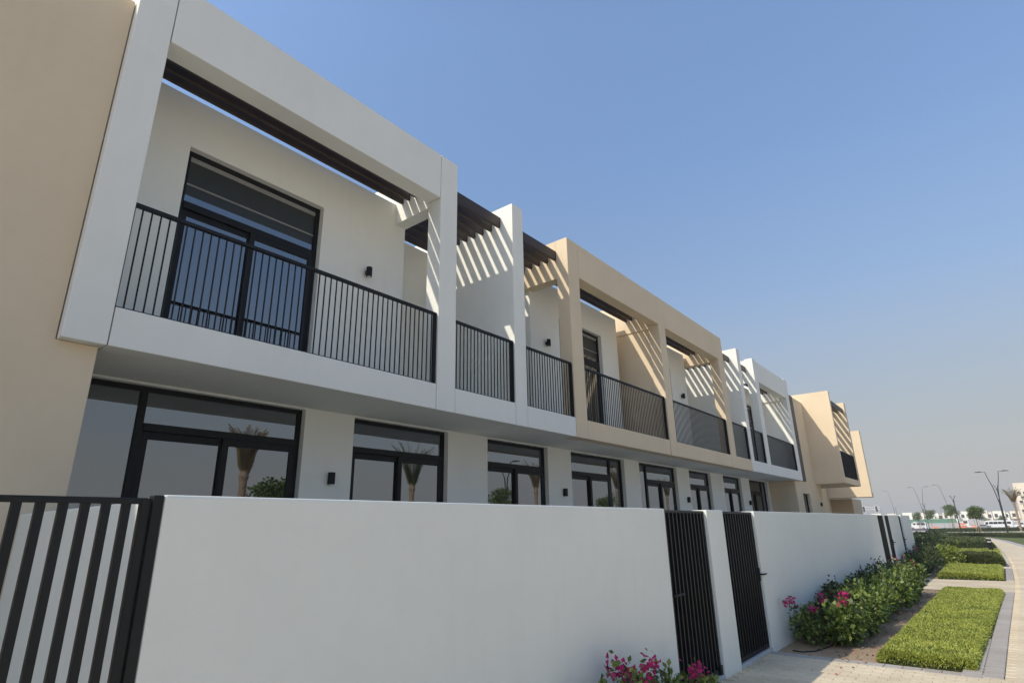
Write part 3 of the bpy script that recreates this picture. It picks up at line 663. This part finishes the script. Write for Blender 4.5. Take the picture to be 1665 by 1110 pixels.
def cover(name, label, cat, quad, h, n, size, mat, inner=BED, kind='stuff', edge=.12, group=None, upright=.9, yellow=0):
    """clipped ground cover or hedge over the quad [(xl,y0),(xr,y0),(xr,y1),(xl,y1)]"""
    (a0, a1), (b0, b1), (c0, c1), (d0, d1) = quad; U, V = 14, 26
    def P(u, v): return np.array(((a0*(1-u)+b0*u)*(1-v)+(d0*(1-u)+c0*u)*v, (a1*(1-u)+b1*u)*(1-v)+(d1*(1-u)+c1*u)*v))
    w = np.linalg.norm(P(1, .5)-P(0, .5)); L = np.linalg.norm(P(.5, 1)-P(.5, 0))
    def H(u, v):
        u_, v_ = u*w, v*L
        e = min(u*w, (1-u)*w, v*L, (1-v)*L)/edge
        return h*(.90+.06*math.sin(u_*3.1+v_*2.3)+.06*math.sin(u_*7.3-v_*5.1+1)+.04*math.sin(u_*17+v_*13))*(1 if e >= 1 else math.sqrt(max(0, 1-(1-e)**2)))
    cy = (a1+d1)/2; root = thing(name, label, cat, (P(.5, .5)[0], cy, gz(cy)-.05), group)
    if kind: root['kind'] = kind
    m = MB(); vs = []
    us = sorted({0, 1, edge*.35/w, edge/w, 1-edge/w, 1-edge*.35/w, *[i/U for i in range(1, U)]}); vs_ = sorted({0, 1, edge*.35/L, edge/L, 1-edge/L, 1-edge*.35/L, *[i/V for i in range(1, V)]})
    us = [u for u in us if 0 <= u <= 1]; vs_ = [v for v in vs_ if 0 <= v <= 1]
    for v in vs_:
        for u in us:
            q = P(u, v); vs.append((q[0]-root.location.x, q[1]-root.location.y, gz(q[1])-.05+H(u, v)*.9-root.location.z))
    nu = len(us); fs = [(j*nu+i, j*nu+i+1, (j+1)*nu+i+1, (j+1)*nu+i) for j in range(len(vs_)-1) for i in range(nu-1)]
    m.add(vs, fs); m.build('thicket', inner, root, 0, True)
    # leaves: denser along the edges, where the cover turns down to the soil
    k = int(n*.68); uu = rng.random(n); vv = rng.random(n); e = rng.random(n-k)
    sidepick = rng.random(n-k)
    for i in range(n-k):
        j = k+i; ed = edge*rng.random()**1.0
        if sidepick[i] < .5*L/(L+w): uu[j] = ed/w*.9
        elif sidepick[i] < L/(L+w): uu[j] = 1-ed/w*.9
        elif sidepick[i] < (L+.7*w)/(L+w): vv[j] = ed/L*.9
        else: vv[j] = 1-ed/L*.9
    pts = np.empty((n, 3)); nr = np.zeros((n, 3))
    for i in range(n):
        q = P(uu[i], vv[i]); hh = H(uu[i], vv[i]); pts[i] = (q[0], q[1], gz(q[1])-.05+hh*.9*random.uniform(.93, 1.02))
        ex = (uu[i]-.5)*w; ey = (vv[i]-.5)*L
        if min(uu[i], 1-uu[i])*w < edge: nr[i, 0] = .8 if ex > 0 else -.8
        if min(vv[i], 1-vv[i])*L < edge: nr[i, 1] = .8 if ey > 0 else -.8
        nr[i, 2] = upright
    pts -= np.array(root.location); leaf_object('foliage', pts, nr, size, mat, root, .42, .3, .55)
    return root
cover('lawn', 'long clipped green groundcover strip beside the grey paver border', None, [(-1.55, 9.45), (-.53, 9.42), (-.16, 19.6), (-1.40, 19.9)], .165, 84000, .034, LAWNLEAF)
cover('lawn', 'short clipped groundcover block beyond the cross path', None, [(-1.78, 24.25), (-.14, 24.2), (-.10, 30.2), (-1.85, 30.4)], .21, 36000, .048, LAWNLEAF)
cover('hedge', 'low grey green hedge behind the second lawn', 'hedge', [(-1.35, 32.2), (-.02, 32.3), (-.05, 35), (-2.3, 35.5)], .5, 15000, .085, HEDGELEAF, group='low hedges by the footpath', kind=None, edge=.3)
cover('lawn', 'small sunlit grass patch at the foot of the bollard', None, [(-2.4, 36), (0, 36), (-.15, 51), (-2.6, 51)], .12, 9000, .07, LAWNLEAF)
cover('hedge', 'second low hedge behind the bollard', 'hedge', [(-3.2, 52), (-.25, 52), (-1.0, 72), (-4.5, 72)], .55, 13000, .13, HEDGELEAF, group='low hedges by the footpath', kind=None, edge=.4)
cover('hedge', 'farther dark hedge curving left with the path', 'hedge', [(-8.5, 60), (-3.4, 62), (-4.6, 92), (-12, 92)], .8, 13000, .17, DARKLEAF, group='low hedges by the footpath', kind=None, edge=.5)
cover('hedge', 'clipped hedge strip on the verge between path and road', 'hedge', [(-2.2, 104), (3.2, 88), (6, 108), (-11, 115)], .45, 11000, .16, HEDGELEAF, group='low hedges by the footpath', kind=None, edge=.4)
cover('hedge', 'long low hedge on the far side of the road', 'hedge', [(-11, 152), (14, 150), (14, 156), (-11, 158)], .75, 10000, .24, HEDGELEAF, group='low hedges by the footpath', kind=None, edge=.5)

# irrigation hose on the sand
hp = [(-2.62, 9.62), (-2.48, 9.60), (-2.36, 9.74), (-2.27, 10.2), (-2.2, 10.6)]
m = MB(); m.tube([(x, y, gz(y)-.032) for x, y in hp], .009, 8); o = m.build('irrigation_hose', PIPE, None, 0, True); tag(o, 'thin black irrigation hose lying on the sand under the shrubs', 'hose')

# dry leaves blown onto the sand and the paving edge
lp = np.array([(random.choice((random.gauss(-1.75, .2), random.uniform(-2.7, -1.6))), random.uniform(9.4, 20) if random.random() < .95 else random.uniform(8.3, 9.3), 0) for _ in range(360)]); lp[:, 2] = [gz(q)-(.035 if q > 9.3 else .006) for q in lp[:, 1]]
ln = rng.normal(0, 1, lp.shape); ln[:, 2] *= .12
o = leaf_object('leaf_litter', lp, ln, .045, DEADLEAF, None, .6, .3, .05); o['kind'] = 'stuff'; o['label'] = 'dry fallen leaves scattered on the sand under the shrubs'
# bollard lights
def bollard(label, x, y, h=.74, r=.125):
    t = thing('bollard_light', label, 'bollard', (x, y, gz(y)-.04), 'bollard lights')
    MB().tube([(0, 0, 0), (0, 0, h*.74)], r, 16).build('body', METAL, t); MB().tube([(0, 0, h*.74), (0, 0, h*.86)], r*.86, 16).build('light_ring', LENS, t); MB().tube([(0, 0, h*.86), (0, 0, h)], r*1.05, 16).build('cap', METAL, t)
bollard('short black bollard light on the grass beside the curving path', -.5, 48.7); bollard('tiny bollard light far off among the dark hedges', -7.9, 118, .7, .1)

# trees and palms
def tree(label, x, y, ht, cr, n=1400, group='street trees', stake=False, size=.2, ch=None):
    z0 = gz(y)-.05; t = thing('tree', label, 'tree', (x, y, z0), group); ch = ch or cr*.85
    m = MB(); k = ht-ch*1.25; m.tube([(0, 0, -.1), (.03, 0, k*.5), (-.02, .03, k), (0, 0, ht-ch*.6)], [.075, .06, .05, .03], 8)
    blobs = []
    for i in range(17):
        a = i*2.4; q = cr*random.uniform(.15, .72); zz = ht-ch+random.uniform(-.55, .6)*ch; blobs.append((math.cos(a)*q, math.sin(a)*q, zz, cr*random.uniform(.28, .45), cr*random.uniform(.28, .45), ch*random.uniform(.25, .42)))
        m.tube([(0, 0, k*.92), (math.cos(a)*q*.5, math.sin(a)*q*.5, (k+zz)/2+.1), (math.cos(a)*q, math.sin(a)*q, zz)], [.035, .022, .008], 5)
    m.build('trunk', BARK, t, 0, True); p, u = blob_pts(n, blobs, .6)
    leaf_object('crown', p, u, size, TREELEAF, t, .6, .3, .7)
    if stake:
        for s in (-.3, .3): MB().tube([(s, .05, 0), (s*.9, .05, k*.8)], .03, 6).build('stake', ORANGEW, t)
    return t
ORANGEW = plain('timber_stake', (.42, .26, .12), .8)
tree('small round street tree just past the wall end', -20.4, 251, 5.9, 1.9, 2600, stake=True)
tree('street tree touching the small round tree by the lamp posts', -14.7, 219, 6.0, 1.9, 2600, stake=True)
tree('round street tree overlapped by a black lamp post', -7.5, 175, 6.1, 1.75, 3000, stake=True)
tree('widest street tree standing nearest the minibus', -2.15, 122, 4.45, 1.55, 3600, stake=True, size=.17)

def palm(label, x, y, ht, dry, group='date palms', spread=.35, fl=2.2, nf=40):
    z0 = gz(y)-.05; t = thing('palm', label, 'palm', (x, y, z0), group)
    m = MB(); pts = []; rad = []
    for i in range(26):
        q = i/25; pts.append((.04*math.sin(q*3), .03*math.sin(q*4), q*ht)); rad.append((.20-.05*q+.06*math.exp(-((q-.93)/.05)**2)+.05*math.exp(-q/.05))*(1.0+.10*(i % 2)))
    m.tube(pts, rad, 12); m.build('trunk', PALMBARK, t)
    rach = MB(); lp = []; lv = []; li = []; vs = []; fs = []
    hang = -1
    for k in range(nf):
        a = k*2.4; up = spread*random.uniform(.5, 1.5) if k > hang else -.6
        L = fl*random.uniform(.75, 1.1)*(1 if k > hang else .5); c = Vector((0, 0, ht)); dirv = Vector((math.cos(a)*max(.12, abs(up)), math.sin(a)*max(.12, abs(up)), 1.0 if up > 0 else -.5)).normalized()
        pp = [c+Vector((math.cos(a)*.13, math.sin(a)*.13, -random.uniform(0, .5)))]
        for s in range(9):
            dirv = (dirv+Vector((math.cos(a)*.03, math.sin(a)*.03, -.03*(1+s*.5)*(1.5 if dry else 1)*(s > 4)))).normalized() if not (k <= hang) else (dirv+Vector((0, 0, -.25))).normalized()
            pp.append(pp[-1]+dirv*(L/9)*(1 if k > hang else .8))
        rach.tube([tuple(q) for q in pp], [.022-.002*i for i in range(10)], 4)
        for s in range(2, 10):
            for sub in range(3):
                q = pp[s-1].lerp(pp[s], sub/3); ax = (pp[s]-pp[s-1]).normalized(); sd = ax.cross(Vector((math.sin(a), -math.cos(a), .2))).normalized(); ln = .42*(1.1-s/11)+.08
                for sg in (-1, 1):
                    side_ = ax.cross(sd)*sg; tip = q+(ax*.75+side_*.55+Vector((0, 0, random.uniform(-.25, .05)))).normalized()*ln; wv = sd*(.03 if dry else .018)
                    b = len(vs); vs += [tuple(q-wv), tuple(q+wv), tuple(tip)]; fs.append((b, b+1, b+2))
    rach.build('frond_ribs', FRONDB if dry else FRONDG, t)
    mm = MB(); mm.v = vs; mm.f = fs
    me = bpy.data.meshes.new('fronds'); me.from_pydata(vs, [], fs); me.materials.append(FRONDB if dry else FRONDG); o = bpy.data.objects.new('fronds', me); COL.objects.link(o); o.parent = t
    return t
palm('dry topped date palm at the right edge before the hotel', 3.75, 151, 5.6, True, spread=.24, fl=2.9)
# planting across the footpath: the picture shows it mirrored in the ground-floor glass
palm('brown dry palm mirrored in the wide window at the left', 14, 13.8, 4.7, True, spread=.05, fl=2.3)
palm('green palm with upswept fronds mirrored in the second window', 16, 26.2, 4.75, False, spread=.20, fl=2.8)
palm('brown palm mirrored in the third ground floor window', 22, 48, 5.8, True, spread=.16, fl=2.8)
palm('pale palm trunk mirrored in the fourth ground floor window', 22, 65, 6.6, True, spread=.16, fl=2.8)
palm('palm mirrored in the fifth ground floor window', 24, 84, 6.4, True, spread=.16, fl=2.8)
palm('palm mirrored in the seventh ground floor window', 24, 118, 6.4, True, spread=.16, fl=2.8)
tree('tree mirrored low in the wide window at the left', 11.3, 13.9, 4.2, 1.05, 1600, 'trees across the footpath', size=.16)
tree('tree mirrored in the third ground floor window', 20, 40.4, 5.5, 1.5, 1600, 'trees across the footpath')
tree('tree mirrored in the fourth ground floor window', 22, 62, 5.9, 1.7, 1600, 'trees across the footpath')
tree('tree mirrored beside the fourth window mullion', 22, 67.5, 5.7, 1.5, 1400, 'trees across the footpath')

# ------------------------------------------------------------------ street lamps and posts
def street_lamp(label, x, y, ht, split, arms, reach, group='street lamps', dx=.8):
    z0 = gz(y)-.05; t = thing('street_lamp', label, 'street lamp', (x, y, z0), group)
    MB().tube([(0, 0, 0), (0, 0, .35)], [.16, .16], 12).build('base', POLE, t)
    MB().tube([(0, 0, .3), (0, 0, split)], [.12, .085], 12).build('pole', POLE, t)
    for s in arms:
        e = (s*dx, 0, ht); MB().tube([(s*.05, 0, split-.3), (s*dx*.35, 0, split+(ht-split)*.42), (s*dx*.8, 0, ht-.9), e], [.06, .055, .045, .04], 8).build('arm', POLE, t)
        MB().tube([e, (s*(dx+reach*.45), 0, ht+.02)], .03, 8).build('bracket', POLE, t)
        MB().prism([(s*(dx+reach*.3), ht-.02), (s*(dx+reach), ht-.03), (s*(dx+reach), ht+.05), (s*(dx+reach*.4), ht+.12)], 1, -.14, .14).build('luminaire', POLE, t)
street_lamp('tall double armed street lamp at the right beside the verge', 1.25, 113.8, 9.05, 5.0, (-1, 1), 1.2)
street_lamp('thin double armed street lamp above the two left street trees', -18.5, 253, 14.2, 6.4, (-1, 1), 1.6, dx=1.5)
street_lamp('single armed street lamp left of the black post top lamp', -10.6, 240, 14.0, 7.6, (-1,), 1.6, dx=1.4)
street_lamp('farthest single armed street lamp above the end of the wall', -38, 355, 18.0, 10, (-1,), 2.2, dx=1.2)
def post_lamp(label, x, y, ht, mat=POLE):
    z0 = gz(y)-.05; t = thing('post_lamp', label, 'lamp post', (x, y, z0), 'post top lamps')
    MB().tube([(0, 0, 0), (0, 0, ht-.9)], [.10, .075], 10).build('pole', mat, t); MB().tube([(0, 0, ht-.95), (0, 0, ht-.7)], .13, 12).build('collar', mat, t)
    for s in (-1, 1):
        MB().tube([(0, 0, ht-.75), (s*.3, 0, ht)], [.04, .05], 6).build('bracket', mat, t); MB().tube([(s*.25, 0, ht), (s*.42, 0, ht+.03)], .09, 10).build('lamp_head', mat, t)
post_lamp('black post top lamp in front of the round street tree', -4.9, 133.6, 6.4); post_lamp('black post top lamp beside the double armed lamp', -16, 227, 7.8)
post_lamp('pale post top lamp in front of the green hoarding', -16.3, 308, 8.8, GREYS); post_lamp('post top lamp by the farthest street lamp', -37.5, 358, 10)
post_lamp('post top lamp half hidden by the tall double armed lamp', 1.9, 160, 9.2)
street_lamp('street lamp mirrored in the third ground floor window', 20, 41, 7.6, 5.2, (-1, 1), .9, 'lamps across the footpath', .5)
# traffic signals on a mast arm
ts = thing('traffic_signal', 'traffic signal mast arm with two heads above the wall end', 'traffic light', (-47.3, 384, gz(384)))
MB().tube([(0, 0, 0), (0, 0, 11.2)], [.16, .12], 10).build('pole', GREYS, ts)
for z in (9.8, 11.0): MB().tube([(0, 0, z), (-12, 0, z+.1)], [.17, .13], 8).build('arm', GREYS, ts)
for xx in (-8.0, -1.9):
    h = MB().box(xx-.5, xx+.5, -.4, -.2, 8.6, 11.6).build('signal_head', METAL, ts); MB().box(xx-.75, xx+.75, -.19, -.17, 8.3, 11.9).build('backboard', SIGW, h)
    for k in range(3): MB().tube([(xx, -.5, 9.1+k*.98), (xx, -.39, 9.1+k*.98)], .36, 12).build('lens', DARKW, h)

# ------------------------------------------------------------------ vehicles
def vehicle(name, label, cat, x, y, prof, width, wins, wheels, wr=.36, mat=CARW, rz=0.0, group='vehicles in the car park', extra=None):
    """profile in (along, z); vehicle seen from its side; the side towards the camera is -y"""
    t = thing(name, label, cat, (x, y, gz(y)-.05), group, rz)
    MB().prism(prof, 1, -width/2, width/2).build('body', mat, t, .06)
    for (a, b, c, d) in wins:
        for s in (-1, 1): MB().box(a, b, s*width/2-.012, s*width/2+.012, c, d).build('window', CARGLASS, t)
    for a in wheels:
        for s in (-1, 1):
            w = MB().tube([(a, s*(width/2-.2), wr), (a, s*(width/2+.02), wr)], wr, 18).build('wheel', TYRE, t); MB().tube([(a, s*(width/2+.015), wr), (a, s*(width/2+.03), wr)], wr*.55, 12).build('rim', RIM, w)
    x0 = min(p[0] for p in prof); x1 = max(p[0] for p in prof)
    for s in (-1, 1):
        MB().box(x0-.02, x0+.03, s*width*.36-.12, s*width*.36+.12, .75, .95).build('headlight', LAMPW, t); MB().box(x1-.03, x1+.02, s*width*.4-.08, s*width*.4+.08, .8, 1.1).build('tail_light', LAMPR, t)
    if extra: extra(t)
vehicle('minibus', 'white minibus parked behind the hedge at the right', 'minibus', .9, 268, [(-3.9, .35), (4.0, .35), (4.05, 2.35), (3.8, 2.62), (-2.9, 2.62), (-3.45, 2.2), (-3.95, 1.3)], 2.05,
        [(-3.3, -2.5, 1.35, 2.1)]+[(-2.3+i*1.2, -1.2+i*1.2, 1.4, 2.15) for i in range(5)], (-2.6, 2.6), .42)
def truck_extra(t):
    MB().box(-.9, 3.6, -1.25, 1.25, 1.0, 3.55).build('cargo_box', GREYF, t, .03); MB().box(-.95, 3.65, -1.27, 1.27, 3.551, 3.75).build('cargo_roof', METAL, t)
vehicle('truck', 'white cab truck with a grey box behind the widest tree', 'truck', -6.4, 288, [(-3.3, .5), (3.6, .5), (3.6, .99), (-1.1, .99), (-1.15, 3.0), (-2.7, 3.0), (-3.3, 1.7)], 2.4, [(-2.75, -1.5, 1.8, 2.7)], (-2.4, 2.3), .5, extra=truck_extra)
vehicle('van', 'white van parked by the end of the wall', 'van', -20.9, 253, [(-2.5, .3), (2.4, .3), (2.4, 2.35), (2.2, 2.55), (-1.2, 2.5), (-1.9, 1.6), (-2.5, 1.3)], 1.95, [(-1.4, -.6, 1.55, 2.15), (-.3, .7, 1.5, 2.1), (.9, 2.1, 1.5, 2.1)], (-1.6, 1.5))
vehicle('van', 'second white van half behind the wall end', 'van', -26.4, 256, [(-2.5, .3), (2.4, .3), (2.4, 2.35), (2.2, 2.55), (-1.2, 2.5), (-1.9, 1.6), (-2.5, 1.3)], 1.95, [(-1.4, -.6, 1.55, 2.15), (-.3, .7, 1.5, 2.1), (.9, 2.1, 1.5, 2.1)], (-1.6, 1.5))
vehicle('pickup', 'white pickup truck at the right edge behind the palm', 'pickup', 7.6, 262, [(-2.6, .4), (2.6, .4), (2.6, 1.1), (.6, 1.1), (.5, 1.85), (-.6, 1.85), (-1.2, 1.15), (-2.5, 1.0)], 1.85, [(-.85, -.1, 1.15, 1.7), (.0, .45, 1.15, 1.7)], (-1.6, 1.6))
vehicle('car', 'low silver car parked in front of the truck', 'car', -3.2, 262, [(-2.2, .3), (2.2, .3), (2.2, .9), (1.5, 1.0), (.9, 1.42), (-.6, 1.42), (-1.2, .95), (-2.2, .8)], 1.75, [(-.8, -.05, .98, 1.33), (.05, .9, .98, 1.33)], (-1.4, 1.35), .32, GREYS)

# barriers, hoarding, villas, hotel
def barrier(label, x, y, w, h, legs=True):
    t = thing('barrier', label, 'barrier', (x, y, gz(y)-.05), 'orange barriers')
    MB().prism([(-w/2, .05), (w/2, .05), (w/2*.94, h*.4), (w/2*.94, h), (-w/2*.94, h), (-w/2*.94, h*.4)], 1, -.22, .22).build('body', ORANGE, t, .04)
    for k in range(3): MB().box(-w/2+.1+k*w/3, -w/2+w/3-.05+k*w/3, -.24, -.221, h*.55, h*.75).build('white_panel', SIGW, t)
barrier('small orange barrier beyond the dark hedges', -11.3, 178, 1.5, 1.1); barrier('large orange barrier beside the truck', -9.3, 275, 2.6, 1.9); barrier('orange barrier left of the minibus', -5.6, 258, 1.6, 1.2)
hd = thing('hoarding', 'long grey site fence, its left half topped by a green band', 'fence', (-20, 312, gz(312)))
for i in range(26):
    xx = -48+i*2.6
    MB().box(xx, xx+2.57, -.05, .05, 0, 2.0).build('grey_sheet', GREYF, hd); (MB().box(xx, xx+2.57, -.06, .04, 2.02, 3.7).build('green_sheet', GREEN, hd) if i < 15 else MB().box(xx, xx+2.57, -.06, .04, 2.02, 2.5).build('top_sheet', SIGW, hd))
for i in range(14): MB().tube([(-48+i*5.2-.02, .12, 0), (-48+i*5.2-.02, .12, 3.8)], .05, 6).build('post', GREYS, hd)
# thing parts of the hoarding are laid out from its own origin
for ch in hd.children: ch.location.x += 20-3.0
vx = -70; vi = 0; VL = ['white villa far left behind the traffic signal', 'cream villa behind the farthest street lamp', 'white villa with a roof step above the left street trees', 'white villa above the green hoarding',
      'villa with paired dark windows above the green hoarding end', 'pale villa behind the black post top lamp', 'cream villa showing between the two right trees', 'white villa right of the widest tree', 'white villa with a dark side bay above the minibus', 'villa behind the tall street lamp', 'pale villa beside the hotel']
while vi < len(VL):
    w = random.uniform(6.4, 8.0); h1 = random.uniform(7.6, 8.6); yv = 452+random.uniform(-8, 8)
    v = thing('villa', VL[vi], 'villa', (vx+w/2, yv, gz(yv)), 'far villas')
    MB().box(-w/2, w/2, 0, 10, -1, h1-.9).build('walls', CREAM if vi % 3 else WHITE, v); MB().box(-w/2-.15, w*random.uniform(.05, .3), -1.0, 9, 3.6, h1).build('upper_block', WHITE if vi % 2 else CREAM, v)
    for (a, z, ww) in ((-w*.32, 4.6, 1.5), (w*.33, 4.4, 1.6), (-w*.3, 1.0, 1.8), (w*.25, .8, 2.0)):
        yy = -1.02 if z > 4 and a < 0 else -.02
        f_ = MB().box(a-ww/2, a+ww/2, yy-.04, yy+.03, z, z+1.9).build('window', FRAME, v); MB().box(a-ww/2+.08, a+ww/2-.08, yy-.06, yy-.041, z+.08, z+1.82).build('pane', DARKW, f_)
    vx += w+random.uniform(-.1, 1.0); vi += 1
ht = thing('hotel', 'tall cream hotel with staggered dark balconies at the right edge', 'hotel', (30, 432, gz(432)))
MB().box(-17.5, 25, 0, 18, -1, 22.5).build('walls', HOTELM, ht); MB().box(-12, 25, -.6, 0, 19.3, 23.2).build('parapet', HOTELM, ht)
for r_ in range(7):
    for c_ in range(8):
        xx = -16.6+c_*2.5+(1.1 if r_ % 2 else 0)
        b_ = MB().box(xx, xx+1.5, -.1, .0, 2.4+r_*2.35, 3.6+r_*2.35).build('window', DARKW, ht); MB().box(xx-.1, xx+1.6, -.7, -.101, 2.2+r_*2.35, 2.39+r_*2.35).build('balcony', HOTELM, b_)
# far shrubs behind the vehicles
tree('dark roadside tree behind the minibus right end', 3.0, 330, 5.0, 2.4, 900, 'trees behind the car park', size=.4); tree('low tree behind the widest tree and truck', -1.8, 335, 4.6, 3.0, 900, 'trees behind the car park', size=.4); tree('low tree behind the pale post lamp', -19, 340, 5.0, 2.6, 900, 'trees behind the car park', size=.4)

# ------------------------------------------------------------------ dusty air
hz, nt, b_ = new_mat('dusty_air')
nt.nodes.remove(b_); pv = nt.nodes.new('ShaderNodeVolumePrincipled'); pv.inputs['Color'].default_value = (1.0, .985, .95, 1); pv.inputs['Density'].default_value = .0006; pv.inputs['Anisotropy'].default_value = .2
nt.links.new(pv.outputs[0], nt.nodes['Material Output'].inputs['Volume'])
hb = MB().box(-1510, 1510, -1510, 1510, -4.5, 27).build('haze', hz); hb['kind'] = 'stuff'
